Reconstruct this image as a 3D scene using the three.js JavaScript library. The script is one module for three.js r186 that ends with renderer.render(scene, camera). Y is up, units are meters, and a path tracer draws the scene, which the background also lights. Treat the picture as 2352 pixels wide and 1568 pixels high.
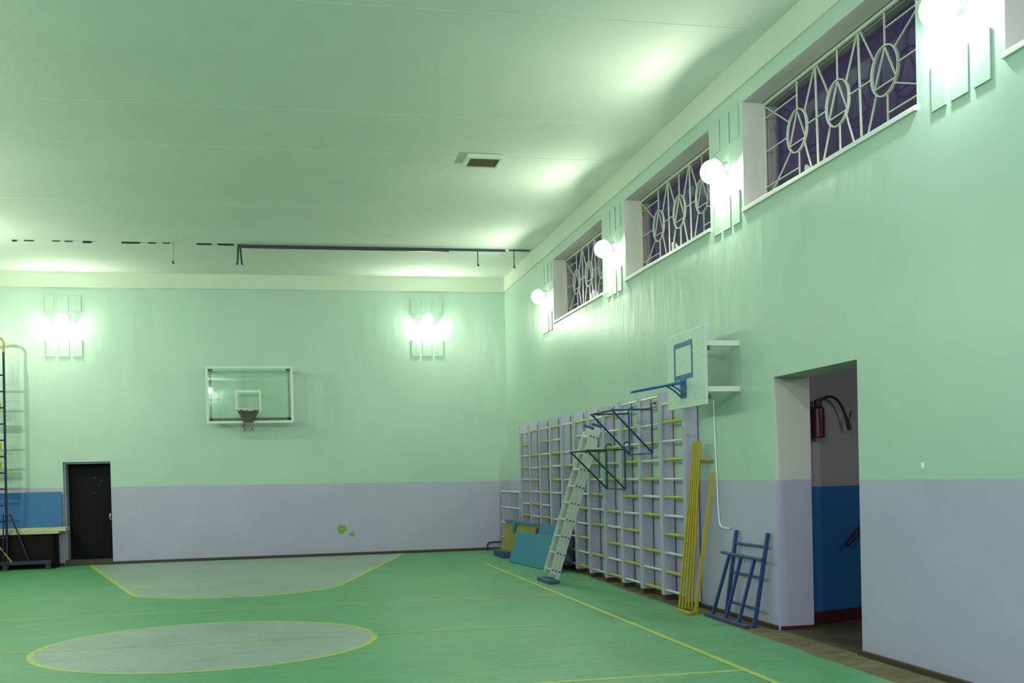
import * as THREE from 'three';
import { RoundedBoxGeometry } from 'three/addons/geometries/RoundedBoxGeometry.js';
import { mergeGeometries } from 'three/addons/utils/BufferGeometryUtils.js';

// ------------------------------------------------------------------ camera, sky, exposure
// World: the window wall is the plane x = 0 (the gym lies at x < 0), the end wall with the glass
// backboard is z = 0, the floor is y = 0. Metres.
const W = 2352, H = 1568;
const scene = new THREE.Scene();
const camera = new THREE.PerspectiveCamera(2 * Math.atan(H / 2 / 2500) * 180 / Math.PI, W / H, 0.05, 200);
camera.rotation.order = 'YXZ';
camera.position.set(-4.624, 1.55, 22.655);
camera.rotation.set(-0.014, -0.204, -0.024);
camera.setViewOffset(W, H, 0, -344, W, H);          // the photograph is a crop of a larger frame: lens shift
scene.add(camera);
const renderer = new THREE.WebGLRenderer({ antialias: true });
renderer.toneMapping = THREE.LinearToneMapping;
renderer.toneMappingExposure = 2.08;
renderer.shadowMap.enabled = true;
scene.background = new THREE.Color().setRGB(0.018, 0.012, 0.034);   // night outside the windows

// every lamp of the gym is the same globe (built by wallLamp below)
const LAMP_COLOR = new THREE.Color().setRGB(0.93, 1.0, 0.78);       // the older lamps at the far end: greenish yellow
const LAMP_COLOR_NEW = new THREE.Color().setRGB(0.95, 0.99, 1.0);   // the newer, whiter lamps at the camera's end
const LAMP_POWER = 3.9;
const GLOBE_GLOW = 3.2;

// ------------------------------------------------------------------ helpers
let seed = 12345;
const rnd = () => { seed = (seed * 1664525 + 1013904223) >>> 0; return seed / 4294967296; };
const hash = (x, y, s) => { let h = (x * 374761393 + y * 668265263 + s * 2147483647) | 0; h = Math.imul(h ^ (h >>> 13), 1274126177); return ((h ^ (h >>> 16)) >>> 0) / 4294967296; };
function vnoise(u, v, nx, ny, s) {                  // tileable value noise, u and v in 0..1
  const x = u * nx, y = v * ny, x0 = Math.floor(x), y0 = Math.floor(y);
  let fx = x - x0, fy = y - y0; fx = fx * fx * (3 - 2 * fx); fy = fy * fy * (3 - 2 * fy);
  const m = (a, n) => ((a % n) + n) % n;
  const a = hash(m(x0, nx), m(y0, ny), s), b = hash(m(x0 + 1, nx), m(y0, ny), s), c = hash(m(x0, nx), m(y0 + 1, ny), s), d = hash(m(x0 + 1, nx), m(y0 + 1, ny), s);
  return a + (b - a) * fx + (c - a) * fy + (a - b - c + d) * fx * fy;
}
function fbm(u, v, nx, ny, oct, s) { let t = 0, a = 0.5, n = 0; for (let i = 0; i < oct; i++) { t += a * vnoise(u, v, nx << i, ny << i, s + i * 17); n += a; a *= 0.55; } return t / n; }
function tex(size, metres, f, srgb) {               // f(u, v) -> [r, g, b] or grey, in 0..1
  const d = new Uint8Array(size * size * 4);
  for (let j = 0; j < size; j++) for (let i = 0; i < size; i++) {
    const c = f(i / size, j / size), k = (j * size + i) * 4, g = Array.isArray(c) ? c : [c, c, c];
    for (let q = 0; q < 3; q++) d[k + q] = Math.max(0, Math.min(255, Math.round(g[q] * 255)));
    d[k + 3] = 255;
  }
  const t = new THREE.DataTexture(d, size, size); t.wrapS = t.wrapT = THREE.RepeatWrapping;
  t.magFilter = THREE.LinearFilter; t.minFilter = THREE.LinearMipmapLinearFilter; t.generateMipmaps = true;
  if (srgb) t.colorSpace = THREE.SRGBColorSpace;
  t.repeat.set(1 / metres, 1 / metres); t.needsUpdate = true; return t;
}
const rgb = (r, g, b) => new THREE.Color().setRGB(r, g, b);
function mat(color, o = {}) { return new THREE.MeshStandardMaterial({ color, roughness: 0.6, metalness: 0, ...o }); }

const V = (x, y, z) => new THREE.Vector3(x, y, z);
function worldUV(g, sx = 0, sy = 0) {               // box-projected texture coordinates in metres
  if (g.index) g = g.toNonIndexed();
  g.computeVertexNormals();
  const p = g.attributes.position, n = g.attributes.normal, uv = new Float32Array(p.count * 2);
  for (let i = 0; i < p.count; i++) {
    const ax = Math.abs(n.getX(i)), ay = Math.abs(n.getY(i)), az = Math.abs(n.getZ(i));
    let u, v;
    if (ax >= ay && ax >= az) { u = p.getZ(i); v = p.getY(i); } else if (ay >= az) { u = p.getX(i); v = p.getZ(i); } else { u = p.getX(i); v = p.getY(i); }
    uv[2 * i] = u + sx; uv[2 * i + 1] = v + sy;
  }
  g.setAttribute('uv', new THREE.BufferAttribute(uv, 2)); return g;
}
function clean(g) { if (g.index) g = g.toNonIndexed(); for (const k of Object.keys(g.attributes)) if (!['position', 'normal', 'uv'].includes(k)) g.deleteAttribute(k); return g; }
function box(x0, x1, y0, y1, z0, z1) { const g = new THREE.BoxGeometry(x1 - x0, y1 - y0, z1 - z0); g.translate((x0 + x1) / 2, (y0 + y1) / 2, (z0 + z1) / 2); return worldUV(g, rnd() * 0, 0); }
function rbox(x0, x1, y0, y1, z0, z1, r = 0.004, seg = 2) { const g = new RoundedBoxGeometry(x1 - x0, y1 - y0, z1 - z0, seg, r); g.translate((x0 + x1) / 2, (y0 + y1) / 2, (z0 + z1) / 2); return clean(g); }
function tube(a, b, r, seg = 10, r2 = r) {          // round bar from a to b
  const d = b.clone().sub(a), g = new THREE.CylinderGeometry(r2, r, d.length(), seg, 1);
  g.applyQuaternion(new THREE.Quaternion().setFromUnitVectors(V(0, 1, 0), d.normalize())); g.translate((a.x + b.x) / 2, (a.y + b.y) / 2, (a.z + b.z) / 2);
  return clean(g);
}
function bar(a, b, w, t, side = V(1, 0, 0)) {       // flat bar from a to b: w along `side`, t across
  const d = b.clone().sub(a), L = d.length(); d.normalize();
  const s = side.clone().addScaledVector(d, -side.dot(d)).normalize(), n = d.clone().cross(s);
  const g = new THREE.BoxGeometry(w, L, t); g.applyMatrix4(new THREE.Matrix4().makeBasis(s, d, n.negate()));
  g.translate((a.x + b.x) / 2, (a.y + b.y) / 2, (a.z + b.z) / 2); return clean(g);
}
function path(pts, r, seg = 8, n = 40) { return clean(new THREE.TubeGeometry(new THREE.CatmullRomCurve3(pts), n, r, seg)); }
function sheet(pts2, plane, at, thick) {            // extruded outline: plane 'x' (z,y outline), 'y' (x,z) or 'z' (x,y)
  const s = new THREE.Shape(pts2.map(p => new THREE.Vector2(p[0], p[1]))), g = new THREE.ExtrudeGeometry(s, { depth: thick, bevelEnabled: false, curveSegments: 8 });
  return place(g, plane, at);
}
function place(g, plane, at) {
  if (plane === 'z') g.translate(0, 0, at);
  if (plane === 'x') g.applyMatrix4(new THREE.Matrix4().set(0, 0, 1, at, 0, 1, 0, 0, 1, 0, 0, 0, 0, 0, 0, 1)), flip(g);
  if (plane === 'y') g.applyMatrix4(new THREE.Matrix4().set(1, 0, 0, 0, 0, 0, 1, at, 0, 1, 0, 0, 0, 0, 0, 1)), flip(g);
  return g;
}
function flip(g) {                                   // these placements mirror: turn the triangles round again
  if (g.index) { const a = g.index.array; for (let i = 0; i < a.length; i += 3) { const t = a[i]; a[i] = a[i + 1]; a[i + 1] = t; } }
  else for (const k of Object.keys(g.attributes)) { const A = g.attributes[k], n = A.itemSize, a = A.array; for (let i = 0; i < A.count; i += 3) for (let q = 0; q < n; q++) { const t = a[i * n + q]; a[i * n + q] = a[(i + 1) * n + q]; a[(i + 1) * n + q] = t; } }
  g.computeVertexNormals(); return g;
}
const used = {};
function numbered(name) { const n = used[name] = (used[name] ?? -1) + 1; return n ? `${name}_${String(n).padStart(3, '0')}` : name; }
function thing(name, label, category, at, group) {   // a Group at the thing's base; its children are its parts
  const o = new THREE.Group(); o.name = numbered(name); o.position.copy(at); scene.add(o);
  o.userData = { label, category }; if (group) o.userData.group = group; return o;
}
function origin(p) { const o = V(0, 0, 0); for (let q = p; q && q !== scene; q = q.parent) o.add(q.position); return o; }
function part(parent, name, geos, material, label) { // geometries are given in world coordinates
  const list = Array.isArray(geos) ? geos : [geos], g = list.length > 1 ? mergeGeometries(list.map(clean)) : list[0];
  const o = origin(parent); g.translate(-o.x, -o.y, -o.z);
  const m = new THREE.Mesh(g, material); m.name = name; m.castShadow = m.receiveShadow = true;
  if (label) m.userData.label = label;
  parent.add(m); return m;
}
function single(name, label, category, geos, material, group) {   // a thing that is one mesh
  const list = Array.isArray(geos) ? geos : [geos], g = list.length > 1 ? mergeGeometries(list.map(clean)) : list[0];
  g.computeBoundingBox(); const b = g.boundingBox, at = V((b.min.x + b.max.x) / 2, b.min.y, (b.min.z + b.max.z) / 2);
  g.translate(-at.x, -at.y, -at.z);
  const m = new THREE.Mesh(g, material); m.name = numbered(name); m.position.copy(at); m.castShadow = m.receiveShadow = true;
  m.userData = { label, category }; if (group) m.userData.group = group; scene.add(m); return m;
}
function struct(name) { const o = new THREE.Group(); o.name = name; o.userData.kind = 'structure'; scene.add(o); return o; }

// ------------------------------------------------------------------ materials
const wallBump = tex(1024, 3.2, (u, v) => 0.62 * fbm(u, v, 7, 4, 3, 5) + 0.30 * fbm(u, v, 26, 4, 2, 11) + 0.08 * fbm(u, v, 60, 50, 2, 23));
const fineBump = tex(512, 1.1, (u, v) => fbm(u, v, 12, 12, 4, 71));
const blotch = (s, a) => tex(512, 4.7, (u, v) => { const k = 1 - a * (fbm(u, v, 5, 5, 5, s) - 0.5) * 2; return [k, k, k].map(x => x * 0.96); }, false);
const wallMap = blotch(3, 0.06), ceilMap = blotch(9, 0.05), dadoMap = blotch(31, 0.09);
const floorMap = tex(1024, 5.3, (u, v) => {          // worn paint: fine scuffs along the boards, patches of dirt
  const a = fbm(u, v, 6, 6, 5, 41), b = fbm(u, v, 20, 120, 3, 47), c = fbm(u, v, 160, 160, 2, 53), w = Math.max(0, fbm(u, v, 9, 40, 4, 59) - 0.60) * 1.6;
  const k = 0.92 - 0.36 * (a - 0.5) - 0.30 * (b - 0.5) - 0.26 * (c - 0.5);
  return [k + w * 0.6, k + w * 0.1, k + w * 0.5];
});
const woodMap = tex(512, 1.0, (u, v) => { const r = fbm(u, v, 40, 3, 4, 61), k = 0.78 + 0.36 * (r - 0.5) + 0.16 * (fbm(u, v, 5, 5, 3, 67) - 0.5); return [k * 1.05, k, k * 0.9]; });
const dirtMap = tex(512, 1.6, (u, v) => { const r = fbm(u, v, 8, 24, 5, 77), k = 0.55 + 0.9 * (r - 0.35); return [k * 1.04, k, k * 0.88]; });
const chipMap = tex(256, 0.5, (u, v) => { const k = 0.9 + 0.12 * (fbm(u, v, 12, 12, 4, 83) - 0.5) * 2; return k; });

const M = {
  wall: mat(rgb(0.43, 0.59, 0.495), { map: wallMap, roughness: 0.34, bumpMap: wallBump, bumpScale: 0.010 }),
  dado: mat(rgb(0.425, 0.405, 0.575), { map: dadoMap, roughness: 0.34, bumpMap: wallBump, bumpScale: 0.010 }),
  ceiling: mat(rgb(0.67, 0.745, 0.68), { map: ceilMap, roughness: 0.85, bumpMap: fineBump, bumpScale: 0.003 }),
  cornice: mat(rgb(0.60, 0.68, 0.565), { map: ceilMap, roughness: 0.8, bumpMap: fineBump, bumpScale: 0.003 }),
  reveal: mat(rgb(0.60, 0.58, 0.56), { map: ceilMap, roughness: 0.6, bumpMap: fineBump, bumpScale: 0.002 }),
  white: mat(rgb(0.74, 0.77, 0.74), { map: chipMap, roughness: 0.35 }),
  floor: mat(rgb(0.088, 0.29, 0.135), { map: floorMap, roughness: 0.5, bumpMap: fineBump, bumpScale: 0.002 }),
  grey: mat(rgb(0.27, 0.34, 0.31), { map: floorMap, roughness: 0.5, bumpMap: fineBump, bumpScale: 0.002 }),
  line: mat(rgb(0.36, 0.46, 0.085), { map: floorMap, roughness: 0.5 }),
  edge: mat(rgb(0.17, 0.15, 0.075), { map: dirtMap, roughness: 0.75, bumpMap: fineBump, bumpScale: 0.004 }),
  skirting: mat(rgb(0.045, 0.030, 0.018), { map: chipMap, roughness: 0.5 }),
  concrete: mat(rgb(0.35, 0.36, 0.34), { map: wallMap, roughness: 0.9 }),
  shadeDark: mat(rgb(0.012, 0.014, 0.022), { roughness: 0.9 }),  // near-black painted in for the shade inside open gaps
  rail: mat(rgb(0.035, 0.04, 0.06), { roughness: 0.45, metalness: 0.4 }),
  lavender: mat(rgb(0.44, 0.42, 0.57), { map: chipMap, roughness: 0.42 }),
  rungYellow: mat(rgb(0.42, 0.42, 0.02), { map: chipMap, roughness: 0.32 }),
  rungWhite: mat(rgb(0.62, 0.68, 0.64), { map: chipMap, roughness: 0.3 }),
  pole: mat(rgb(0.40, 0.31, 0.012), { map: chipMap, roughness: 0.4 }),
  blueBoard: mat(rgb(0.03, 0.20, 0.34), { map: chipMap, roughness: 0.55 }),
  blueBoardDeep: mat(rgb(0.012, 0.135, 0.37), { map: chipMap, roughness: 0.55 }),
  towerSteel: mat(rgb(0.006, 0.013, 0.055), { roughness: 0.45 }),
  plywood: mat(rgb(0.30, 0.27, 0.035), { map: woodMap, roughness: 0.6 }),
  blueSteel: mat(rgb(0.03, 0.055, 0.20), { map: chipMap, roughness: 0.4, metalness: 0.1 }),
  hoopBlue: mat(rgb(0.025, 0.13, 0.34), { map: chipMap, roughness: 0.4 }),
  bracketBlue: mat(rgb(0.012, 0.035, 0.14), { roughness: 0.4 }),
  bracketGreen: mat(rgb(0.008, 0.05, 0.028), { roughness: 0.4 }),
  alu: mat(rgb(0.66, 0.70, 0.66), { map: chipMap, roughness: 0.34, metalness: 0.55 }),
  rubber: mat(rgb(0.02, 0.06, 0.14), { roughness: 0.6 }),
  black: new THREE.MeshPhysicalMaterial({ color: rgb(0.003, 0.003, 0.006), specularIntensity: 0.3, roughness: 0.6, bumpMap: fineBump, bumpScale: 0.006 }),
  dark: new THREE.MeshPhysicalMaterial({ color: rgb(0.007, 0.003, 0.003), specularIntensity: 0.3, map: woodMap, roughness: 0.6 }),
  pale: mat(rgb(0.52, 0.60, 0.42), { map: woodMap, roughness: 0.55 }),
  boardWhite: mat(rgb(0.60, 0.72, 0.64), { map: chipMap, roughness: 0.4 }),
  frameWhite: mat(rgb(0.66, 0.74, 0.66), { map: chipMap, roughness: 0.3 }),
  steel: mat(rgb(0.10, 0.11, 0.10), { map: chipMap, roughness: 0.45, metalness: 0.5 }),
  postGrey: mat(rgb(0.26, 0.32, 0.27), { map: chipMap, roughness: 0.5 }),
  net: mat(rgb(0.13, 0.10, 0.06), { roughness: 0.9 }),
  grille: mat(rgb(0.62, 0.68, 0.56), { map: chipMap, roughness: 0.45 }),
  frameLavender: mat(rgb(0.42, 0.38, 0.46), { map: woodMap, roughness: 0.5 }),
  pane: new THREE.MeshPhysicalMaterial({ color: rgb(0.9, 0.92, 0.95), transmission: 1, thickness: 0, roughness: 0.03, specularIntensity: 0.4, ior: 1.4 }),
  acrylic: new THREE.MeshPhysicalMaterial({ color: rgb(0.93, 0.97, 0.94), transmission: 1, thickness: 0, roughness: 0.015, ior: 1.4 }),
  corridorGrey: mat(rgb(0.36, 0.34, 0.38), { map: wallMap, roughness: 0.6, bumpMap: wallBump, bumpScale: 0.006 }),
  corridorBlue: mat(rgb(0.02, 0.13, 0.36), { map: dadoMap, roughness: 0.5, bumpMap: wallBump, bumpScale: 0.006 }),
  maroon: mat(rgb(0.06, 0.010, 0.012), { map: chipMap, roughness: 0.5 }),
  corridorFloor: mat(rgb(0.09, 0.065, 0.04), { map: dirtMap, roughness: 0.6 }),
  red: mat(rgb(0.06, 0.003, 0.008), { roughness: 0.35 }),
  hose: mat(rgb(0.010, 0.012, 0.025), { roughness: 0.5 }),
  socket: mat(rgb(0.40, 0.44, 0.40), { roughness: 0.4, metalness: 0.3 }),
  globe: new THREE.MeshStandardMaterial({ color: rgb(0.9, 0.9, 0.88), emissive: rgb(0.92, 1.0, 0.88), emissiveIntensity: GLOBE_GLOW, roughness: 0.3 }),
  brass: mat(rgb(0.5, 0.45, 0.3), { roughness: 0.3, metalness: 0.9 }),
  greenPaint: mat(rgb(0.16, 0.33, 0.06), { roughness: 0.5 }),
  louvre: mat(rgb(0.14, 0.12, 0.06), { roughness: 0.6 }),
  highlightPale: mat(rgb(0.74, 0.80, 0.70), { roughness: 0.3 }),  // pale colour of the painted lamp highlight
  cable: mat(rgb(0.62, 0.74, 0.66), { roughness: 0.4 }),
};

// ------------------------------------------------------------------ the room
const XL = -10.8, ZF = 24.4, YC = 5.74, T = 0.37;
const WIN = [[4.25, 7.25], [8.35, 11.39], [12.28, 15.375], [16.385, 19.41], [20.41, 23.44]], WY0 = 4.20, WY1 = 5.283;
const DOOR = [12.885, 14.445, 2.442], DADO = 1.452;
const backDado = x => 1.461 + (-0.27 - x) * 0.0084;

// floor: brown boards along the walls under a field of green paint with grey fields and yellow lines
const floor = struct('floor');
part(floor, 'floor_slab', box(XL - T, 0, -0.2, 0, -0.5, ZF + 0.3), M.edge);
{
  const s = [], N = 60;                               // the green paint ends unevenly along the window wall
  s.push([XL, 0.05], [-0.06, 0.05]);
  for (let i = 0; i <= N; i++) { const z = 0.4 + (ZF - 0.5) * i / N; const e = z < 5 ? -0.06 : z < 9 ? -0.06 - (z - 5) * 0.05 : -0.27 - 0.10 * Math.min(1, Math.max(0, (z - 11.5) / 3)); s.push([e + (rnd() - 0.5) * 0.035, z]); }
  s.push([XL, ZF]);
  part(floor, 'green_paint', worldUV(sheet(s, 'y', 0, 0.001)), M.floor);
}
const flat = (pts, y) => worldUV(sheet(pts, 'y', y, 0.0006));
const ringPts = (cx, cz, r, a0, a1, n) => Array.from({ length: n + 1 }, (_, i) => { const a = a0 + (a1 - a0) * i / n; return [cx + r * Math.cos(a), cz + r * Math.sin(a)]; });
const arcBand = (cx, cz, r, w, a0, a1, n, y) => { const o = ringPts(cx, cz, r + w / 2, a0, a1, n), i = ringPts(cx, cz, r - w / 2, a0, a1, n).reverse(); return flat([...o, ...i], y); };
const lineBand = (x0, z0, x1, z1, w, y) => { const dx = x1 - x0, dz = z1 - z0, l = Math.hypot(dx, dz), nx = -dz / l * w / 2, nz = dx / l * w / 2; return flat([[x0 + nx, z0 + nz], [x1 + nx, z1 + nz], [x1 - nx, z1 - nz], [x0 - nx, z0 - nz]], y); };
part(floor, 'grey_circle', flat(ringPts(-5.4, 11.76, 1.57, 0, Math.PI * 2 - 0.01, 64), 0.0012), M.grey);
{
  const kc = [-5.37, 5.95], kr = 1.56, a0 = 0.16, a1 = Math.PI - 0.46;
  const front = ringPts(kc[0], kc[1], kr, a0, a1, 36);
  part(floor, 'grey_key', flat([[-8.42, 0.06], [-2.28, 0.06], ...front], 0.0012), M.grey);
  part(floor, 'court_line', arcBand(kc[0], kc[1], kr, 0.06, a0, a1, 40, 0.002), M.line);
  part(floor, 'court_line', arcBand(kc[0], kc[1], kr, 0.045, -0.06, -Math.PI + 0.1, 40, 0.002), M.line);
  part(floor, 'court_line', lineBand(-8.44, 0.06, front[36][0], front[36][1], 0.075, 0.002), M.line);
  part(floor, 'court_line', lineBand(-2.28, 0.06, front[0][0], front[0][1], 0.075, 0.002), M.line);
}
part(floor, 'court_line', arcBand(-5.4, 11.76, 1.59, 0.058, 0, Math.PI * 2 - 0.0005, 90, 0.002), M.line);
part(floor, 'court_line', arcBand(-5.37, 1.6, 5.6, 0.045, 0.52, Math.PI - 0.35, 80, 0.0028), M.line);
part(floor, 'court_line', lineBand(-1.19, 3.45, -1.165, ZF - 1, 0.06, 0.0036), M.line);
part(floor, 'court_line', lineBand(-9.63, 3.45, -9.63, ZF - 1, 0.06, 0.0036), M.line);
part(floor, 'court_line', lineBand(-9.6, 8.93, -1.2, 8.90, 0.05, 0.002), M.line);
part(floor, 'court_line', lineBand(-9.6, 11.74, -1.9, 11.70, 0.04, 0.0028), M.line);
part(floor, 'court_line', lineBand(-9.6, 14.76, -1.2, 14.755, 0.06, 0.002), M.line);

// ceiling: hollow-core slabs side by side, each its own piece, joints open a few millimetres
const ceiling = struct('ceiling');
{
  const J = [-0.3, 1.45, 2.90, 4.32, 5.75, 7.03, 8.60, 10.1, 11.5, 12.95, 14.4, 15.85, 17.3, 18.75, 20.2, 21.65, 23.1, ZF + 0.3];
  for (let i = 0; i + 1 < J.length; i++) {
    const gap = i === 1 ? 0.030 : 0.004, y = YC + (i < 2 ? 0.0 : ((i * 7) % 5 - 2) * 0.0012);
    part(ceiling, 'ceiling_slab', box(XL - T, T, y, YC + 0.22, J[i] + 0.003, J[i + 1] - gap), M.ceiling);
  }
  part(ceiling, 'roof_deck', box(XL - T, T, YC + 0.22, YC + 0.3, -0.5, ZF + 0.3), M.concrete);
}
// crumbled open joint: dark boxes paint its shade, patchy away from the window wall
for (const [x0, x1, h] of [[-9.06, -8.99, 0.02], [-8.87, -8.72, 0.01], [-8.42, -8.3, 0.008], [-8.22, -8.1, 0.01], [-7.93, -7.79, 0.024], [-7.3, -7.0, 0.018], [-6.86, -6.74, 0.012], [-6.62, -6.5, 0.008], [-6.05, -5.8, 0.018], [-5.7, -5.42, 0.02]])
  part(ceiling, 'joint_shade', box(x0, x1, YC - h, YC + 0.004, 2.86, 2.90), M.shadeDark);

// window wall
function extruded(outer, holes, plane, at, depth, mats) {
  const s = new THREE.Shape(outer.map(p => new THREE.Vector2(...p)));
  for (const h of holes) s.holes.push(new THREE.Path(h.map(p => new THREE.Vector2(...p))));
  const g = new THREE.ExtrudeGeometry(s, { depth, bevelEnabled: false }); place(g, plane, at); return g;
}
const rect = (a, b, c, d) => [[a, c], [b, c], [b, d], [a, d]];
const wallRight = struct('wall_right');
const holesUp = WIN.map(([a, b]) => rect(a, b, WY0, WY1));
{
  const up = [[-0.4, DADO], [DOOR[0], DADO], [DOOR[0], DOOR[2]], [DOOR[1], DOOR[2]], [DOOR[1], DADO], [ZF + 0.3, DADO], [ZF + 0.3, YC], [-0.4, YC]];
  part(wallRight, 'upper_wall', extruded(up, holesUp, 'x', 0, T), [M.wall, M.reveal]);
  part(wallRight, 'dado', extruded(rect(-0.4, DOOR[0], -0.1, DADO), [], 'x', 0, T), M.dado);
  part(wallRight, 'dado', extruded(rect(DOOR[1], ZF + 0.3, -0.1, DADO), [], 'x', 0, T), M.dado);
}
// end wall with the glass backboard
const wallBack = struct('wall_back');
const LD = [-8.905, -8.02, 2.03], RD = 0.42;         // recess of the black door
{
  const yl = backDado(XL - T), yr = backDado(0), y0 = backDado(LD[0]), y1 = backDado(LD[1]);
  part(wallBack, 'upper_wall', extruded([[XL - T, yl], [LD[0], y0], [LD[0], LD[2]], [LD[1], LD[2]], [LD[1], y1], [0, yr], [0, YC], [XL - T, YC]], [], 'z', -0.5, 0.5), M.wall);
  part(wallBack, 'dado', extruded([[XL - T, -0.1], [LD[0], -0.1], [LD[0], y0], [XL - T, yl]], [], 'z', -0.5, 0.5), M.dado);
  part(wallBack, 'dado', extruded([[LD[1], -0.1], [0, -0.1], [0, yr], [LD[1], y1]], [], 'z', -0.5, 0.5), M.dado);
  const blob = (x, y, r, k) => { const p = []; for (let i = 0; i < 14; i++) { const a = i / 14 * 6.283, q = r * (0.75 + 0.5 * hash(i, k, 7)); p.push([x + q * Math.cos(a) * 1.15, y + q * Math.sin(a)]); } return sheet(p, 'z', 0, 0.002); };
  part(wallBack, 'paint_patch', blob(-3.53, 0.54, 0.085, 1), M.greenPaint, 'green paint patch on the lavender dado');
  part(wallBack, 'paint_patch', blob(-3.33, 0.43, 0.05, 2), M.greenPaint, 'small green paint patch on the lavender dado');
}
const wallLeft = struct('wall_left');
part(wallLeft, 'upper_wall', box(XL - T, XL, 1.52, YC, 0, ZF), M.wall); part(wallLeft, 'dado', box(XL - T, XL, -0.1, 1.52, 0, ZF), M.dado);
const wallFront = struct('wall_front');
part(wallFront, 'upper_wall', box(XL - T, 0, DADO, YC, ZF, ZF + 0.3), M.wall); part(wallFront, 'dado', box(XL - T, 0, -0.1, DADO, ZF, ZF + 0.3), M.dado);
// ring beam under the ceiling
const trim = struct('trim_1');
part(trim, 'cornice', box(XL, 0, 5.443, YC, 0, 0.05), M.cornice); part(trim, 'cornice', box(-0.02, 0, 5.443, YC, 0.05, ZF), M.cornice); part(trim, 'cornice', box(XL, XL + 0.05, 5.443, YC, 0.05, ZF), M.cornice);
// skirtings
const sk = (n, gs) => { const o = struct(n); part(o, 'skirting_board', gs, M.skirting); };
sk('baseboard_back', [rbox(XL, LD[0] - 0.01, 0.001, 0.055, 0.001, 0.03), rbox(LD[1] + 0.0, -0.05, 0.001, 0.055, 0.001, 0.03)]);
sk('baseboard_right', [rbox(-0.03, -0.001, 0.001, 0.045, 0.03, DOOR[0]), rbox(-0.03, -0.001, 0.001, 0.045, DOOR[1] - 0.02, ZF)]);

// black padded door in its recess
{
  const d = struct('door_1'), z = -RD;
  part(d, 'door_frame', [box(LD[0] + 0.001, LD[0] + 0.03, 0.1, LD[2] - 0.001, z + 0.02, -0.1), box(LD[0] + 0.03, LD[1] - 0.001, LD[2] - 0.035, LD[2] - 0.001, z + 0.02, -0.1)], M.lavender);
  const leaf = part(d, 'door_leaf', rbox(LD[0] + 0.03, LD[1] - 0.001, 0.11, LD[2] - 0.035, z - 0.04, z + 0.02, 0.012, 3), M.black);
  part(d, 'threshold', rbox(LD[0], LD[1], 0.0, 0.108, z - 0.05, 0.01, 0.006), M.skirting);
  const knob = new THREE.SphereGeometry(0.028, 16, 10); knob.translate(LD[1] - 0.09, 0.93, z + 0.065);
  part(d, 'door_handle', [clean(knob), tube(V(LD[1] - 0.09, 0.93, z + 0.02), V(LD[1] - 0.09, 0.93, z + 0.06), 0.012), rbox(LD[1] - 0.105, LD[1] - 0.075, 0.87, 1.0, z + 0.018, z + 0.026)], M.brass);
  // upholstery studs catch the light
  for (const [x, y] of [[-8.38, 1.72], [-8.25, 1.66], [-8.40, 1.42]]) { const s = new THREE.SphereGeometry(0.012, 10, 6); s.scale(1.8, 1, 0.5); s.translate(x, y, z + 0.022); part(d, 'upholstery_stud', clean(s), M.steel); }
  part(struct('wall_recess'), 'recess_back', box(XL - T, 0, -0.2, 3, -0.6, -0.5), M.wall);
}

// windows: casing, pane and sill in each opening
WIN.forEach(([a, b], i) => {
  const w = struct(`window_${i + 1}`), x0 = 0.262, x1 = 0.36;
  part(w, 'window_frame', [box(x0, x1, WY0, WY1, a, a + 0.055), box(x0, x1, WY0, WY1, b - 0.055, b), box(x0, x1, WY0, WY0 + 0.05, a + 0.055, b - 0.055), box(x0, x1, WY1 - 0.05, WY1, a + 0.055, b - 0.055)], M.frameLavender);
  part(w, 'pane', box(0.335, 0.339, WY0 + 0.05, WY1 - 0.05, a + 0.055, b - 0.055), M.pane);
  part(w, 'window_sill', rbox(-0.022, 0.26, WY0 - 0.028, WY0 + 0.012, a - 0.02, b + 0.01, 0.004), M.white);
});

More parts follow.
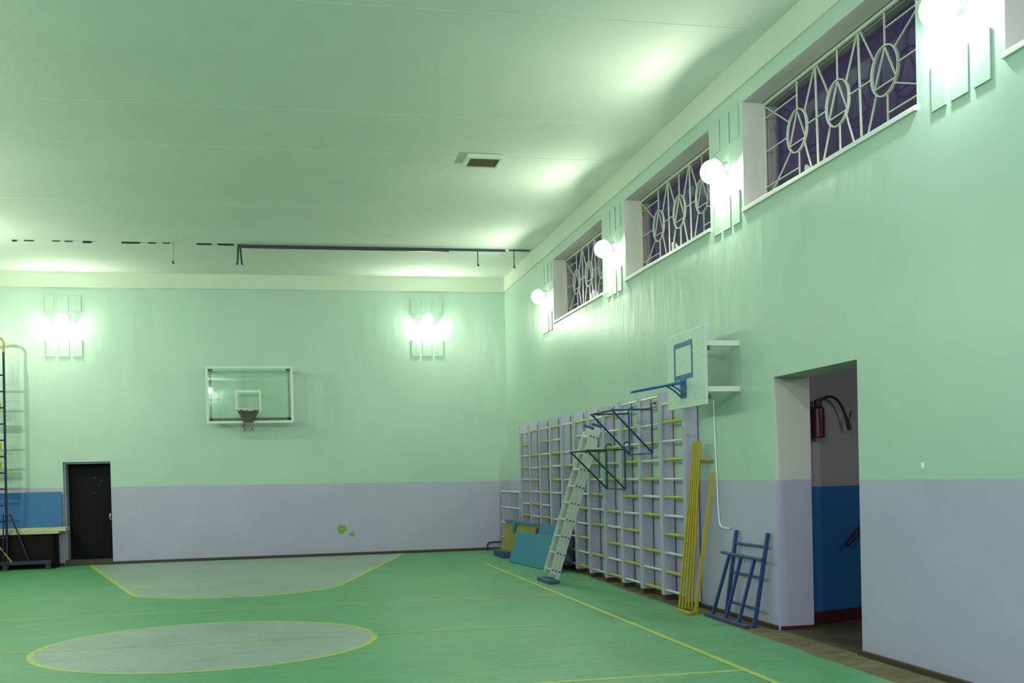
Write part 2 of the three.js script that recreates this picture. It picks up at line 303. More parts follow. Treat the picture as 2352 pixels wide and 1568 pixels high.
// corridor behind the open doorway
{
  const c = struct('wall_corridor');
  const A = V(0.465, 0, 12.709), D = V(0.942, 0, -0.335), N = V(0.335, 0, 0.942);
  const slab = (s0, s1, y0, y1, d) => { const p = [[s0, 0], [s1, 0], [s1, -d], [s0, -d]].map(([s, n]) => [A.x + D.x * s + N.x * n, A.z + D.z * s + N.z * n]); return worldUV(sheet(p, 'y', y0, y1 - y0)); };
  part(c, 'upper_wall', slab(-0.12, 4.2, 1.373, 3.0, 0.2), M.corridorGrey);
  part(c, 'dado', slab(-0.12, 4.2, 0.13, 1.373, 0.2), M.corridorBlue);
  part(c, 'skirting_board', slab(-0.12, 4.2, -0.05, 0.13, 0.185), M.maroon);
  part(c, 'upper_wall', box(4.0, 4.2, 1.373, 3.0, 11, 17), M.corridorGrey); part(c, 'dado', box(4.0, 4.2, 0, 1.373, 11, 17), M.corridorBlue);
  part(c, 'upper_wall', box(T, 4.0, 1.373, 3.0, 16.5, 16.7), M.corridorGrey); part(c, 'dado', box(T, 4.0, 0, 1.373, 16.5, 16.7), M.corridorBlue);
  part(struct('floor_corridor'), 'floor_boards', box(0, 4.2, -0.2, 0, 10.8, 17), M.corridorFloor);
  part(struct('ceiling_corridor'), 'ceiling_slab', box(T, 4.2, 3.0, 3.2, 10.8, 17), M.corridorGrey);
  part(struct('trim_2'), 'doorway_skirting', box(0.02, T, 0.001, 0.035, DOOR[0] + 0.001, DOOR[0] + 0.012), M.maroon);

  const cl = thing('added_corridor_lamp', 'added globe lamp on the corridor ceiling, out of view, brightening the corridor', 'lamp', V(2.2, 3.0, 15.2));  // unseen lamp added to brighten the corridor
  const cg = new THREE.SphereGeometry(0.11, 24, 16); cg.translate(2.2, 2.84, 15.2); part(cl, 'globe', clean(cg), M.globe); part(cl, 'lamp_base', tube(V(2.2, 2.94, 15.2), V(2.2, 3.0, 15.2), 0.05), M.socket);
  const pl = new THREE.PointLight(rgb(1.0, 0.95, 0.92), 0.9, 0, 2); pl.position.set(0, -0.16, 0); pl.castShadow = true; pl.shadow.radius = 4; cl.add(pl);

  // fire extinguisher on that wall
  const at = (s, y, n) => V(A.x + D.x * s + N.x * n, y, A.z + D.z * s + N.z * n);
  const e = thing('fire_extinguisher', 'dark red fire extinguisher hung on the corridor wall, seen through the doorway', 'fire extinguisher', at(0.02, 1.853, 0.078));
  const prof = [[0, 0], [0.060, 0], [0.064, 0.01], [0.064, 0.27], [0.057, 0.295], [0.04, 0.308], [0.028, 0.315], [0.028, 0.33]].map(p => new THREE.Vector2(...p));
  const body = new THREE.LatheGeometry(prof, 24); body.translate(at(0.02, 0, 0.078).x, 1.853, at(0.02, 0, 0.078).z); part(e, 'cylinder', clean(body), M.red);
  part(e, 'valve', [tube(at(0.02, 2.15, 0.078), at(0.02, 2.215, 0.078), 0.036), bar(at(-0.01, 2.22, 0.078), at(0.07, 2.225, 0.078), 0.03, 0.014, V(0, 0, 1))], M.hose);
  part(e, 'hose', path([at(0.04, 2.185, 0.08), at(0.075, 2.225, 0.08), at(0.157, 2.261, 0.08), at(0.28, 2.238, 0.08), at(0.38, 2.13, 0.08), at(0.43, 2.02, 0.08)], 0.013), M.hose);
  part(e, 'nozzle', [tube(at(0.415, 2.06, 0.08), at(0.462, 1.935, 0.08), 0.016, 12, 0.022), tube(at(0.445, 1.99, 0.08), at(0.49, 2.12, 0.08), 0.007)], M.hose);
  part(e, 'bracket', bar(at(0.02, 2.1, 0.001), at(0.02, 2.1, 0.03), 0.03, 0.02), M.steel);
  const h = thing('handrail', 'dark sloping handrail on the blue corridor wall', 'handrail', at(0.40, 0.76, 0.08));
  part(h, 'rail', tube(at(0.394, 0.782, 0.08), at(1.4, 1.526, 0.08), 0.026, 14), M.hose);
  for (const s of [0.9, 1.3]) part(h, 'bracket', tube(at(s, 0.782 + (s - 0.394) * 0.74, 0.001), at(s, 0.782 + (s - 0.394) * 0.74, 0.08), 0.01), M.hose);
}

// ------------------------------------------------------------------ lamps
// A glass globe on a metal base that leans out from the wall; old fitting boards above and below it.
function wallLamp(label, p, n, group, color = LAMP_COLOR, power = LAMP_POWER, tilt = 0.62, lift = 0.072) {               // p: point on the wall at the globe's height, n: wall normal into the room
  const o = thing('wall_lamp', label, 'lamp', p.clone(), group);
  const up = V(0, 1, 0), side = up.clone().cross(n).normalize(), c = p.clone().addScaledVector(n, 0.165);
  const ax = n.clone().multiplyScalar(-Math.cos(tilt)).addScaledVector(up, Math.sin(tilt)).normalize();   // towards the base
  const R = 0.125, q = new THREE.Quaternion().setFromUnitVectors(up, ax);
  const globe = new THREE.SphereGeometry(R, 32, 20); globe.translate(c.x, c.y, c.z);
  part(o, 'globe', clean(globe), M.globe);
  const prof = [[0.0, 0.115], [0.035, 0.115], [0.06, 0.105], [0.108, 0.098], [0.110, 0.090], [0.098, 0.088], [0.0, 0.092]].map(v => new THREE.Vector2(...v));
  const base = new THREE.LatheGeometry(prof.reverse(), 28); base.applyQuaternion(q); base.translate(c.x, c.y, c.z); part(o, 'lamp_base', clean(base), M.socket);
  part(o, 'arm', tube(c.clone().addScaledVector(ax, 0.11), p.clone().addScaledVector(up, 0.07 + 0.05 * tilt), 0.016), M.socket);
  const slat = (u0, u1, y0, y1, d) => { const g = new RoundedBoxGeometry(u1 - u0, y1 - y0, d, 1, 0.004); g.applyMatrix4(new THREE.Matrix4().makeBasis(side, up, n)); const m = p.clone().addScaledVector(side, (u0 + u1) / 2).addScaledVector(up, (y0 + y1) / 2 - p.y).addScaledVector(n, d / 2); g.translate(m.x, m.y, m.z); return clean(g); };
  for (const [y0, y1] of [[4.97, 5.295], [4.09, 4.43]]) for (const [u0, u1] of [[-0.335, -0.165], [-0.105, 0.095], [0.15, 0.335]]) part(o, 'fitting_board', slat(u0, u1, y0, y1, 0.012), M.wall);
  const l = new THREE.PointLight(color, power, 0, 2); l.position.copy(c.clone().addScaledVector(ax, lift).sub(p)); l.castShadow = true; l.shadow.radius = 1.2; l.shadow.bias = -0.001;
  o.add(l); return o;
}
const LY = 4.72;
wallLamp('lit globe lamp on the window wall in the corner, before the farthest window', V(0, LY, 3.80), V(-1, 0, 0));
wallLamp('lit globe lamp on the pier between the farthest window and the middle window', V(0, LY, 7.84), V(-1, 0, 0));
wallLamp('lit globe lamp on the pier between the middle window and the nearest barred window', V(0, LY - 0.03, 11.86), V(-1, 0, 0));
wallLamp('largest lit globe lamp, beyond the nearest barred window and cut by the frame', V(0, LY - 0.04, 15.91), V(-1, 0, 0), undefined, LAMP_COLOR_NEW);
wallLamp('lit globe lamp on the end wall above the black door', V(-8.81, 4.80, 0), V(0, 0, 1), undefined, LAMP_COLOR, LAMP_POWER * 0.8, 0.30, 0.064);
wallLamp('lit globe lamp on the end wall between the glass backboard and the corner', V(-1.67, 4.83, 0), V(0, 0, 1), undefined, LAMP_COLOR, LAMP_POWER * 0.8, 0.30, 0.064);
wallLamp('lit globe lamp on the window wall behind the camera', V(0, LY, 19.9), V(-1, 0, 0), undefined, LAMP_COLOR_NEW);
for (const z of [3.8, 7.84, 11.85, 15.9, 19.9]) wallLamp('lit globe lamp in the row on the long wall opposite the windows', V(XL, LY, z), V(1, 0, 0), 'lamps opposite the windows', z > 14 ? LAMP_COLOR_NEW : LAMP_COLOR, LAMP_POWER * 2.4);
for (const x of [-7.6, -3.2]) wallLamp('lit globe lamp on the wall behind the camera', V(x, 5.3, ZF), V(0, 0, -1), 'lamps behind the camera', LAMP_COLOR_NEW, LAMP_POWER * 5);

// ------------------------------------------------------------------ wall bars
{
  const o = thing('wall_bars', 'long row of lavender wall bars with alternating yellow and white rungs', 'wall bars', V(-0.08, 0, 6.4));
  const up = k => 1.92 + 0.808 * k, wz = 0.095, x0 = -0.168, x1 = -0.012;
  for (let k = 0; k < 12; k++) {
    const z = up(k), top = 2.52 + (hash(k, 3, 1) - 0.5) * 0.02;
    const u = part(o, 'upright', rbox(x0, x1, 0.06, top, z, z + wz, 0.005), M.lavender);
    part(u, 'foot', box(x0 + 0.015, x1 - 0.01, 0.0, 0.06, z + 0.012, z + wz - 0.012), M.skirting);
  }
  const missing = new Set(['9,3', '2,6', '3,4', '6,2', '0,2', '1,9', '4,9', '7,5']);
  for (let b = 0; b < 11; b++) {
    const z0 = up(b) + wz - 0.01, z1 = up(b + 1) + 0.01, near = 10 - b;
    for (let r = 0; r < 11; r++) {
      if (missing.has(`${b},${r}`)) continue;
      const y = 0.127 + 0.2245 * r + (hash(b, r, 5) - 0.5) * 0.012, yellow = (r + near) % 2 === 1;
      part(o, 'rung', tube(V(x0 + 0.035, y, z0), V(x0 + 0.035, y, z1), yellow ? 0.021 : 0.017, 10), yellow ? M.rungYellow : M.rungWhite);
    }
    if (near > 0 && near < 3) part(o, 'rung', tube(V(x0 + 0.03, 2.478, z0), V(x0 + 0.03, 2.478, z1), 0.013, 10), M.rungWhite);
  }
}
{
  const o = thing('low_wall_bars', 'low lavender rack with white rungs in the corner beyond the wall bars', 'wall bars', V(-0.12, 0, 1.0));
  for (const z of [0.12, 0.98, 1.84]) part(o, 'upright', rbox(-0.19, -0.012, 0.0, 1.22, z, z + 0.05), M.lavender);
  for (const y of [0.27, 0.59, 0.91, 1.235]) part(o, 'rung', tube(V(-0.185, y, 0.1), V(-0.185, y, 1.9), 0.02), M.rungWhite);
}

// ------------------------------------------------------------------ aluminium ladder
{
  const a = V(-0.93, 0.02, 0), b = V(-0.225, 2.23, 0), d = b.clone().sub(a).normalize(), n = V(-d.y, d.x, 0);   // n points away from the wall
  const at = (t, k, z) => V(a.x + (b.x - a.x) * t + n.x * k, a.y + (b.y - a.y) * t + n.y * k, z);
  const o = thing('ladder', 'folded three-section aluminium ladder leaning on the wall bars', 'ladder', V(-0.93, 0, 7.28));
  const L = b.distanceTo(a);
  for (let s = 0; s < 3; s++) {
    const k = -0.052 + s * 0.052, z0 = 7.08 + s * 0.022, z1 = 7.52 - (2 - s) * 0.0;
    for (const z of [z0, z1]) part(o, 'stile', bar(at(s === 0 ? 0.02 : 0.045, k, z), at(s === 2 ? 0.97 : 1, k, z), 0.044, 0.024, n), M.alu);
    for (let r = 0; r < 9; r++) {
      const t = 0.07 + r * 0.108;
      part(o, 'rung', tube(at(t, k, z0), at(t, k, z1), 0.011, 10), M.alu);
      part(o, 'rung_end', tube(at(t, k, z1 + 0.012), at(t, k, z1 + 0.0155), 0.013, 10), M.rubber, 'dark rung plug');
    }
  }
  part(o, 'foot_bar', [rbox(-1.03, -0.86, 0.0, 0.055, 6.95, 7.66, 0.012)], M.rubber, 'blue rubber foot bar');
  for (const z of [7.08, 7.52]) part(o, 'top_cap', bar(at(1.0, 0.0, z), at(1.015, 0.0, z), 0.16, 0.03, n), M.rubber);
}

// ------------------------------------------------------------------ boards leaning at the foot of the wall bars
function leaning(x0, z0, x1, z1, h, topIn, thick) {   // a board with its bottom edge on the floor, leaning towards the wall
  const A = V(x0, 0.004, z0), B = V(x1, 0.004, z1), up = V(topIn, Math.sqrt(h * h - topIn * topIn), 0).multiplyScalar(1 / h), u = B.clone().sub(A), L = u.length(); u.normalize();
  const n = u.clone().cross(up).normalize(), g = new RoundedBoxGeometry(L, h, thick, 1, 0.004);
  g.applyMatrix4(new THREE.Matrix4().makeBasis(u, up, n));
  const c = A.clone().addScaledVector(u, L / 2).addScaledVector(up, h / 2 + 0.006).addScaledVector(n, -thick / 2); g.translate(c.x, c.y, c.z); return clean(g);
}
single('blue_board', 'front blue board leaning on its long edge beside the ladder foot', 'board', leaning(-0.74, 3.42, -0.47, 5.95, 0.57, 0.17, 0.02), M.blueBoard);
{
  const o = thing('plywood_board', 'yellowish plywood board with a blue top strip leaning behind the front blue board', 'board', V(-0.5, 0, 2.3));
  const g = leaning(-0.50, 1.30, -0.40, 3.55, 0.70, 0.17, 0.02); part(o, 'panel', g, M.plywood);
  const A = V(-0.345, 0.665, 1.28), B = V(-0.245, 0.665, 3.55); part(o, 'top_strip', [bar(A, B, 0.05, 0.05, V(0, 1, 0)), bar(V(-0.40, 0.47, 2.15), V(-0.335, 0.66, 2.15), 0.05, 0.09, V(1, 0, 0))], M.blueBoard, 'blue strip along the top');
}
single('blue_board', 'blue board farthest up the row, showing above the front one beside the ladder', 'board', leaning(-0.40, 3.85, -0.37, 5.7, 0.71, 0.16, 0.02), M.blueBoard);
single('blue_block', 'low blue-grey block on the floor in front of the plywood board', 'block', rbox(-0.66, -0.52, 0.002, 0.13, 1.55, 2.5, 0.012), M.rubber);

// ------------------------------------------------------------------ pull-up frames hooked on the wall bars
function pullUp(label, m, yT, yB, z0, z1, xo, hookY) {
  const xi = -0.19, o = thing('pull_up_frame', label, 'pull-up frame', V(xi, yB, (z0 + z1) / 2)), r = 0.0125;
  for (const z of [z0, z1]) {
    part(o, 'upright', tube(V(xi, yB, z), V(xi, yT, z), r), m);
    part(o, 'arm', tube(V(xi, yT, z), V(xo, yT - 0.005, z), r), m);
    part(o, 'brace', tube(V(xo, yT - 0.005, z), V(xi, yB, z), r), m);
    part(o, 'hook', path([V(xi, yT, z), V(xi - 0.002, hookY + 0.02, z), V(xi + 0.045, hookY + 0.04, z), V(xi + 0.085, hookY + 0.0, z)], 0.010, 8, 20), m);
  }
  part(o, 'crossbar', tube(V(xo, yT - 0.005, z0 - 0.02), V(xo, yT - 0.005, z1 + 0.02), 0.017), m);
  part(o, 'crossbar', tube(V(xi, yB, z0), V(xi, yB, z1), r * 0.8), m);
}
pullUp('blue tubular pull-up frame hooked on the top of the wall bars', M.bracketBlue, 2.335, 1.795, 8.93, 9.84, -0.70, 2.37);
pullUp('dark green tubular pull-up frame hooked on the wall bars above the ladder', M.bracketGreen, 1.872, 1.34, 7.86, 8.71, -0.71, 1.93);

// ------------------------------------------------------------------ yellow poles and post beside the last upright
for (let i = 0; i < 5; i++) {
  const t = i / 4, a = V(-0.30 + 0.06 * t, 0.02, 10.97 + 0.23 * t), b = V(-0.13, 1.885 + (i % 2) * 0.006, 11.08 + 0.19 * t);
  const p = single('yellow_pole', ['yellow pole on the far side of the bundle, against the last upright', 'second yellow pole of the bundle beside the last upright', 'middle yellow pole of the bundle beside the last upright', 'fourth yellow pole of the bundle beside the last upright', 'yellow pole on the near side of the bundle, next to the thin post'][i], 'pole', tube(a, b, 0.0138, 10), M.pole, 'bundle of yellow poles');
}
{
  const o = thing('yellow_post', 'thin yellow post with a foot bar leaning on the wall beside the pole bundle', 'post', V(-0.33, 0, 11.4));
  part(o, 'post', bar(V(-0.315, 0.02, 11.50), V(-0.05, 1.535, 11.43), 0.032, 0.032), M.pole);
  part(o, 'foot_bar', rbox(-0.415, -0.375, 0.002, 0.035, 11.15, 11.55, 0.004), M.pole);
  part(o, 'foot_bar', bar(V(-0.39, 0.02, 11.53), V(-0.30, 0.02, 11.50), 0.03, 0.03), M.pole);
}
single('yellow_wall_bar', 'short yellow bar fixed to the wall behind the white cable', 'bar', [tube(V(-0.06, 1.672, 10.88), V(-0.06, 1.672, 11.36), 0.018), tube(V(-0.06, 1.672, 11.3), V(-0.0, 1.672, 11.3), 0.014)], M.pole);

// ------------------------------------------------------------------ blue steel racks by the doorway
{
  const o = thing('blue_rack', 'tall blue steel ladder-like frame leaning on the wall beside the doorway', 'frame', V(-0.15, 0, 12.3));
  const P0 = V(-0.145, 0.0, 11.93), P1 = V(-0.035, 0.93, 12.0), Q0 = V(-0.155, 0.0, 12.66), Q1 = V(-0.035, 0.935, 12.76);
  part(o, 'upright', bar(P0, P1, 0.034, 0.034), M.blueSteel); part(o, 'upright', bar(Q0, Q1, 0.034, 0.034), M.blueSteel);
  for (const t of [0.20, 0.53, 0.855]) part(o, 'rung', tube(P0.clone().lerp(P1, t), Q0.clone().lerp(Q1, t), 0.014), M.blueSteel);
  const s = thing('blue_stand', 'lower blue steel stand with three bars leaning in front of the tall blue frame', 'stand', V(-0.22, 0, 12.1));
  const top = [V(-0.125, 0.66, 12.014), V(-0.125, 0.655, 12.31), V(-0.125, 0.65, 12.63)], bot = [V(-0.215, 0.03, 11.75), V(-0.225, 0.03, 12.13), V(-0.24, 0.03, 12.48)];
  for (let i = 0; i < 3; i++) part(s, 'bar', bar(bot[i], top[i].clone().add(V(0.0, 0.02, 0.0)), 0.028, 0.03), M.blueSteel);
  part(s, 'top_bar', tube(V(-0.125, 0.69, 11.81), V(-0.125, 0.68, 12.82), 0.017), M.blueSteel);
  part(s, 'foot_bar', rbox(-0.262, -0.215, 0.002, 0.035, 11.62, 12.70, 0.006), M.blueSteel);
}

// ------------------------------------------------------------------ white practice backboard on the window wall
{
  const o = thing('practice_backboard', 'white plywood backboard with a blue hoop held off the window wall', 'backboard', V(0, 2.24, 11.6));
  const xb = -0.385, bd = part(o, 'board', rbox(xb - 0.016, xb + 0.016, 2.24, 3.055, 11.02, 12.13, 0.003), M.boardWhite);
  const xs = xb - 0.0168, r = (z0, z1, y0, y1) => box(xs - 0.001, xs, y0, y1, z0, z1);
  part(bd, 'target_rectangle', [r(11.24, 11.80, 2.895, 2.95), r(11.24, 11.80, 2.545, 2.60), r(11.24, 11.285, 2.60, 2.895), r(11.755, 11.80, 2.60, 2.895)], M.hoopBlue, 'painted blue rectangle');
  for (const y of [2.40, 2.87]) for (const z of [11.08, 12.07]) part(o, 'arm', rbox(xb + 0.016, 0, y - 0.03, y + 0.025, z - 0.025, z + 0.025, 0.003), M.white);
  part(o, 'rail', [rbox(xb + 0.016, xb + 0.06, 2.30, 2.345, 11.03, 12.1), rbox(xb + 0.016, xb + 0.06, 2.80, 2.845, 11.03, 12.1)], M.steel);
  // hoop, drooping a little
  const tilt = 0.165, hub = V(xb - 0.017, 2.515, 11.52), hp = (x, y, z) => V(hub.x - x * Math.cos(tilt) , hub.y - x * Math.sin(tilt) + y, hub.z + z);
  const ring = []; for (let i = 0; i < 40; i++) { const a = i / 40 * Math.PI * 2; ring.push(hp(0.365 + 0.225 * Math.cos(a), 0, 0.225 * Math.sin(a))); }
  const hoop = part(o, 'hoop', clean(new THREE.TubeGeometry(new THREE.CatmullRomCurve3(ring, true), 64, 0.011, 8, true)), M.hoopBlue);
  part(hoop, 'bracket_plate', rbox(xb - 0.028, xb - 0.016, 2.345, 2.545, 11.44, 11.60, 0.003), M.hoopBlue);
  for (const z of [-0.07, 0.07]) { part(hoop, 'bracket_arm', bar(hp(0, 0, z), hp(0.16, 0, z * 1.4), 0.03, 0.012, V(0, 1, 0)), M.hoopBlue); part(hoop, 'bracket_brace', path([V(xb - 0.02, 2.36, 11.52 + z), V(xb - 0.10, 2.43, 11.52 + z), hp(0.17, -0.005, z)], 0.010, 6, 12), M.hoopBlue); }
  part(hoop, 'bracket_brace', bar(hp(0.15, 0, -0.11), hp(0.15, 0, 0.11), 0.03, 0.012, V(0, 1, 0)), M.hoopBlue);
}
single('white_cable', 'white cable running down the window wall from the practice backboard', 'cable', path([V(-0.0115, 2.33, 11.39), V(-0.0115, 1.7, 11.43), V(-0.0115, 1.0, 11.49), V(-0.0115, 0.955, 11.52), V(-0.0115, 0.94, 11.58), V(-0.0115, 0.932, 11.78)], 0.009, 8, 60), M.cable);

// ------------------------------------------------------------------ glass backboard on the end wall
{
  const zb = 0.5, x0 = -6.13, x1 = -4.445, y0 = 2.72, y1 = 3.845, w = 0.05;
  const o = thing('glass_backboard', 'clear basketball backboard in a white frame on the end wall', 'backboard', V((x0 + x1) / 2, y0, 0));
  part(o, 'frame', [rbox(x0, x1, y1 - w, y1, zb - 0.04, zb + 0.012), rbox(x0, x1, y0, y0 + w, zb - 0.04, zb + 0.012), rbox(x0, x0 + w, y0 + w, y1 - w, zb - 0.04, zb + 0.012), rbox(x1 - w, x1, y0 + w, y1 - w, zb - 0.04, zb + 0.012)], M.frameWhite);
  const p = part(o, 'panel', box(x0 + w, x1 - w, y0 + w, y1 - w, zb - 0.008, zb), M.acrylic, 'clear panel');
  const cx = -5.325, r = (a, b, c, d) => box(a, b, c, d, zb + 0.0005, zb + 0.0015);
  part(p, 'target_rectangle', [r(cx - 0.245, cx + 0.245, 3.33, 3.375), r(cx - 0.245, cx - 0.215, 2.95, 3.33), r(cx + 0.215, cx + 0.245, 2.95, 3.33), r(cx - 0.245, cx + 0.245, 2.905, 2.95)], M.frameWhite, 'painted white rectangle');
  part(o, 'rear_beam', [rbox(x0 + 0.06, x1 - 0.06, 2.775, 2.83, zb - 0.12, zb - 0.045)], M.steel, 'dark steel beam behind the panel');
  for (const x of [x0 + 0.085, x1 - 0.085]) {
    part(o, 'rear_post', rbox(x - 0.02, x + 0.02, 2.73, 3.83, zb - 0.10, zb - 0.05), M.postGrey);
    for (const y of [2.80, 3.785]) part(o, 'strut', [tube(V(x, y, 0), V(x, y, zb - 0.09), 0.02), rbox(x - 0.05, x + 0.05, y - 0.03, y + 0.03, zb - 0.105, zb - 0.045)], M.steel);
  }
  const hy = 2.965, hz = zb + 0.15 + 0.225, ring = new THREE.TorusGeometry(0.23, 0.010, 10, 48); ring.rotateX(Math.PI / 2); ring.translate(cx, hy, hz);
  const hoop = part(o, 'hoop', clean(ring), M.frameWhite, 'pale hoop rim');
  part(hoop, 'hoop_bracket', [sheet([[cx - 0.19, 2.965], [cx - 0.19, 2.935], [cx - 0.085, 2.73], [cx + 0.085, 2.73], [cx + 0.19, 2.935], [cx + 0.19, 2.965]], 'z', zb + 0.012, 0.016), bar(V(cx - 0.07, hy - 0.01, zb + 0.02), V(cx - 0.15, hy - 0.005, hz - 0.15), 0.05, 0.012, V(0, 1, 0)), bar(V(cx + 0.07, hy - 0.01, zb + 0.02), V(cx + 0.15, hy - 0.005, hz - 0.15), 0.05, 0.012, V(0, 1, 0)), bar(V(cx - 0.06, 2.76, zb + 0.02), V(cx - 0.10, hy - 0.02, hz - 0.18), 0.03, 0.012, V(0, 1, 0)), bar(V(cx + 0.06, 2.76, zb + 0.02), V(cx + 0.10, hy - 0.02, hz - 0.18), 0.03, 0.012, V(0, 1, 0))], M.steel, 'dark hoop bracket');
  const cords = [], N = 12, rad = [0.222, 0.16, 0.12, 0.10, 0.095, 0.10];
  for (let i = 0; i < N; i++) for (let k = 0; k < 5; k++) {
    if (k > 2 && hash(i, k, 9) > 0.6) continue;      // torn at the bottom
    const P = (j, kk) => { const a = (j + (kk % 2) * 0.5) / N * Math.PI * 2; return V(cx + rad[kk] * Math.cos(a), hy - 0.01 - kk * 0.082, hz + rad[kk] * Math.sin(a)); };
    cords.push(tube(P(i, k), P(k % 2 ? i + 1 : i, k + 1), 0.004, 5), tube(P(i, k), P(k % 2 ? i : i - 1, k + 1), 0.004, 5));
  }
  part(hoop, 'net', cords, M.net, 'torn brown net');
}

// ------------------------------------------------------------------ ceiling rail, hooks and vent
single('ceiling_rail', 'dark steel rail under the ceiling joint, ending at the window wall', 'rail', [rbox(-5.36, -1.6, YC - 0.062, YC - 0.004, 2.86, 2.90), rbox(-1.6, -0.55, YC - 0.045, YC - 0.004, 2.865, 2.895), rbox(-0.48, -0.08, YC - 0.03, YC - 0.004, 2.865, 2.895)], M.rail);
[['short grey rod hanging from the ceiling joint beyond the end of the dark rail', -6.46, 0, 0.34, M.socket], ['doubled dark rod hanging where the ceiling rail begins', -5.33, 1, 0.34, M.rail], ['dark rod with a hook end hanging from the rail above the lamp by the corner', -1.07, 0, 0.30, M.rail], ['thin rod hanging nearest the window wall end of the rail', -0.39, 0, 0.33, M.rail]].forEach(([label, x, dbl, l, m]) => {
  const o = thing('ceiling_hook', label, 'hook', V(x, YC - l, 2.88));
  for (const dx of dbl ? [-0.035, 0.035] : [0]) {
    part(o, 'rod', tube(V(x + dx * 0.4, YC - 0.0, 2.88), V(x + dx, YC - l + 0.03, 2.88), dbl ? 0.017 : x < -6 ? 0.022 : 0.009), m);
    part(o, 'hook', path([V(x + dx, YC - l + 0.03, 2.88), V(x + dx, YC - l, 2.88), V(x + dx + 0.012 * (dx < 0 ? -1 : 1), YC - l - 0.008, 2.88), V(x + dx + 0.024 * (dx < 0 ? -1 : 1), YC - l + 0.006, 2.88)], 0.013, 8, 14), M.rail);
  }
});
{
  const o = thing('air_vent', 'white framed air vent on the ceiling near the window wall', 'vent', V(-1.97, YC - 0.07, 8.45));
  const [a, b, c, d] = [-2.215, -1.735, 8.23, 8.70], y0 = YC - 0.055, t = 0.045;
  part(o, 'frame', [rbox(a, b, y0, YC, c, c + t), rbox(a, b, y0, YC, d - t, d), rbox(a, a + t, y0, YC, c + t, d - t), rbox(b - t, b, y0, YC, c + t, d - t)], M.frameWhite);
  for (let i = 0; i < 5; i++) { const z = c + t + 0.04 + i * 0.074; part(o, 'louvre', bar(V(a + t, YC - 0.035, z), V(b - t, YC - 0.035, z), 0.035, 0.004, V(0, 1, 0.5)), M.louvre); }
  part(o, 'duct_shade', box(a + t, b - t, YC - 0.006, YC - 0.002, c + t, d - t), M.shadeDark);  // flat dark sheet painted in for the unlit opening above the louvres
}

// ------------------------------------------------------------------ window grilles
function grille(a, b, label) {
  const xg = 0.235, y0 = WY0 + 0.015, y1 = WY1 - 0.012, w = b - a, o = thing('window_grille', label, 'window grille', V(xg, WY0, (a + b) / 2));
  const q = (z, y) => V(xg, y, z), yc = 4.775, r = 0.205, fr = 0.028;
  const add = (n, z0, ya, z1, yb, t = 0.010) => part(o, n, bar(q(z0, ya), q(z1, yb), 0.014, t, V(1, 0, 0)), M.grille);
  part(o, 'outer_frame', [rbox(xg - 0.02, xg + 0.012, y0, y1, a + 0.004, a + fr), rbox(xg - 0.02, xg + 0.012, y0, y1, b - fr, b - 0.004), rbox(xg - 0.02, xg + 0.012, y1 - fr, y1, a + fr, b - fr), rbox(xg - 0.02, xg + 0.012, y0, y0 + fr, a + fr, b - fr)], M.grille);
  const C = [0.236, 0.487, 0.738].map(t => a + w * t), Dv = [0.360, 0.608].map(t => a + w * t), ti = y1 - fr, bi = y0 + fr;
  C.forEach((c, i) => {
    const L = i ? Dv[i - 1] : a + fr, R = i < 2 ? Dv[i] : b - fr;
    const s = new THREE.Shape(); s.absarc(c, yc, r, 0, Math.PI * 2, false); const hp = new THREE.Path(); hp.absarc(c, yc, r - 0.010, 0, Math.PI * 2, true); s.holes.push(hp);
    part(o, 'ring', clean(place(new THREE.ExtrudeGeometry(s, { depth: 0.026, bevelEnabled: false, curveSegments: 28 }), 'x', xg - 0.016)), M.grille);
    const tri = [[c, yc + r - 0.012], [c - 0.165, yc - 0.108], [c + 0.165, yc - 0.108]];
    for (let k = 0; k < 3; k++) add('triangle_bar', ...tri[k], ...tri[(k + 1) % 3]);
    add('bar', c, yc + r - 0.004, c, ti); add('bar', c + 0.03, yc - r + 0.004, c + 0.03, bi);
    const pt = (ang) => [c + r * Math.cos(ang), yc + r * Math.sin(ang)];
    add('bar', ...pt(0.75), i < 2 ? R - 0.03 : R, ti); add('bar', ...pt(2.45), i ? L + 0.025 : a + fr, ti);
    add('bar', ...pt(-2.3), i ? L + 0.07 : a + fr, bi); add('bar', ...pt(-0.8), i < 2 ? R - 0.06 : R, bi + (i < 2 ? 0 : 0.14));
    add('bar', L, yc, c - r + 0.004, yc); add('bar', c + r - 0.004, yc, R, yc);
  });
  for (const d of Dv) add('bar', d - 0.012, ti, d + 0.02, bi, 0.016);
  add('bar', a + fr, 5.115, C[0], 5.115); add('bar', C[2], 5.115, b - fr, 5.115); add('bar', a + fr, 4.42, C[0] + 0.03, 4.42); add('bar', C[2] + 0.03, 4.42, b - fr, 4.42);
}
grille(...WIN[0], 'pale metal grille of rings and rays in the window farthest down the wall');
grille(...WIN[1], 'pale metal grille of rings and rays in the middle window, between two lamps');
grille(...WIN[2], 'largest pale metal grille of rings and rays, in the nearest window fully seen');

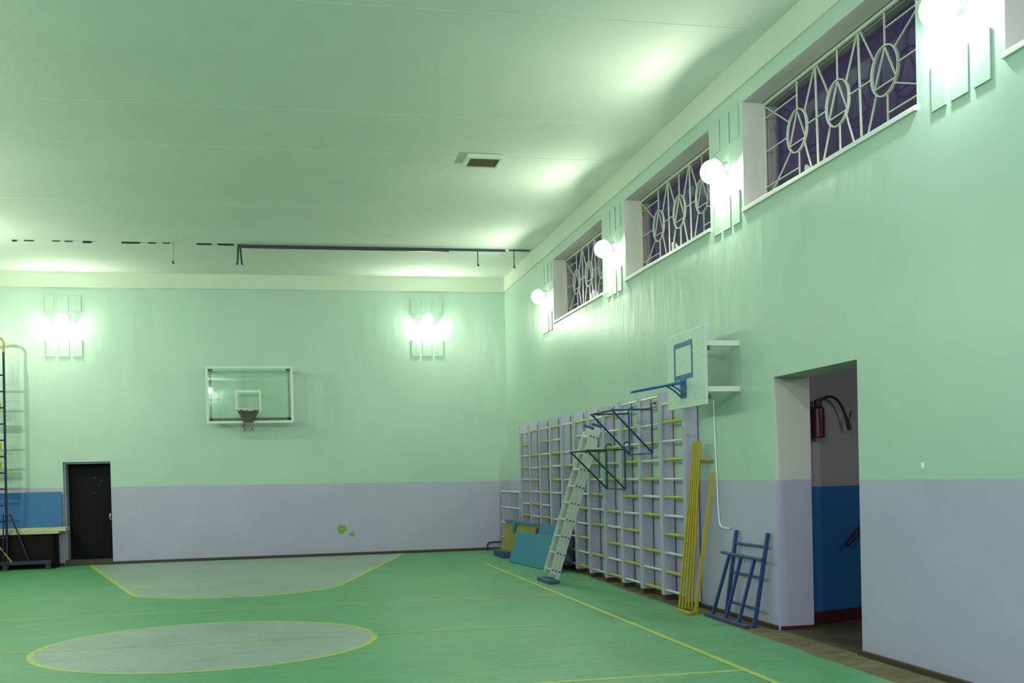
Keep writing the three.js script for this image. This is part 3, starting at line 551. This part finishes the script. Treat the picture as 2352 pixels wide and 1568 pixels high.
// ------------------------------------------------------------------ corner with desk and tower
{
  const o = thing('desk', 'dark wooden desk with a pale top beside the black door', 'desk', V(-9.7, 0, 0.33));
  part(o, 'desktop', rbox(-10.55, -8.90, 0.665, 0.70, 0.06, 0.64, 0.004), M.pale);
  part(o, 'front_panel', rbox(-10.45, -9.0, 0.08, 0.665, 0.57, 0.595), M.dark); part(o, 'side_panel', rbox(-9.02, -8.995, 0.0, 0.665, 0.1, 0.57), M.dark); part(o, 'side_panel', rbox(-10.47, -10.445, 0.0, 0.665, 0.1, 0.57), M.dark);
  single('pale_slab', 'pale wooden slab lying on the desk, sticking out past its end', 'board', [rbox(-10.5, -8.79, 0.703, 0.775, 0.08, 0.50, 0.005)], M.pale);
  single('blue_board', 'blue board standing on the desk against the end wall', 'board', (() => { const g = new RoundedBoxGeometry(1.55, 0.68, 0.022, 1, 0.003); g.rotateX(-0.1); g.translate(-9.70, 0.777 + 0.34, 0.09); return clean(g); })(), M.blueBoardDeep);
}
{
  const o = thing('scaffold_tower', 'tall narrow blue scaffold ladder with trestle legs in front of the desk', 'scaffold', V(-10.1, 0, 0.85));
  const z0 = 0.72, z1 = 1.25, xa = -9.80, xb = -10.42;
  for (const z of [z0, z1]) for (const x of [xa, xb]) part(o, 'post', tube(V(x - (z - z0) * 0.28, 0.06, z), V(x - (z - z0) * 0.28 + 0.045, 4.1, z), 0.022), M.towerSteel);
  for (const z of [z0]) for (let i = 0; i < 11; i++) part(o, 'rung', tube(V(xa + 0.02, 0.62 + i * 0.305, z), V(xb + 0.02, 0.62 + i * 0.305, z), 0.017), M.towerSteel);
  part(o, 'top_rail', path([V(xb + 0.05, 4.33, z0), V(xa - 0.05, 4.38, z0), V(xa + 0.045, 4.31, z0), V(xa + 0.045, 4.1, z0)], 0.022), M.pole, 'yellow rail at the top');
  part(o, 'plate', [box(xb + 0.06, xa - 0.02, 3.02, 3.14, z0 - 0.005, z0 + 0.005), box(xb + 0.06, xa - 0.04, 2.28, 2.4, z0 - 0.005, z0 + 0.005), box(xb + 0.06, xa - 0.04, 1.92, 2.04, z0 - 0.005, z0 + 0.005)], M.pole, 'yellow plates between the rungs');
  part(o, 'base_beam', [rbox(-10.45, -9.02, 0.10, 0.17, z0 - 0.02, z0 + 0.03)], M.towerSteel);
  part(o, 'trestle_leg', tube(V(-9.70, 1.04, z0 + 0.06), V(-9.41, 0.16, z0 + 0.02), 0.016), M.towerSteel); part(o, 'trestle_leg', tube(V(-9.96, 0.52, z0 + 0.06), V(-9.72, 0.16, z0 + 0.02), 0.016), M.pole);
  part(o, 'step', [rbox(-9.86, -9.69, 1.03, 1.06, z0 + 0.03, z0 + 0.09), tube(V(-9.83, 1.04, z0 + 0.06), V(-9.85, 0.17, z0 + 0.06), 0.013), tube(V(-9.76, 1.04, z0 + 0.06), V(-9.77, 0.7, z0 + 0.06), 0.013)], M.towerSteel);
  for (const x of [-9.84, -10.4, -9.08]) { const w = new THREE.CylinderGeometry(0.05, 0.05, 0.035, 20); w.rotateX(Math.PI / 2); w.translate(x, 0.051, z0 + 0.005); part(o, 'caster', clean(w), M.hose); }
}
single('corner_pipe', 'dark bent pipe at the foot of the end wall by the corner', 'pipe', path([V(-0.505, 0.0, 0.055), V(-0.505, 0.10, 0.055), V(-0.48, 0.15, 0.055), V(-0.42, 0.163, 0.055), V(-0.20, 0.168, 0.055)], 0.018), M.skirting);
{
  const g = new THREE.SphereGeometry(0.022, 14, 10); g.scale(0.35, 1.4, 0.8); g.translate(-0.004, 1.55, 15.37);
  single('highlight_dab', 'small pale dab painting a lamp highlight on the wall just above the lavender dado', 'highlight dab', clean(g), M.highlightPale);  // pale raised spot stands in for a lamp highlight on glossy paint
}

renderer.render(scene, camera);
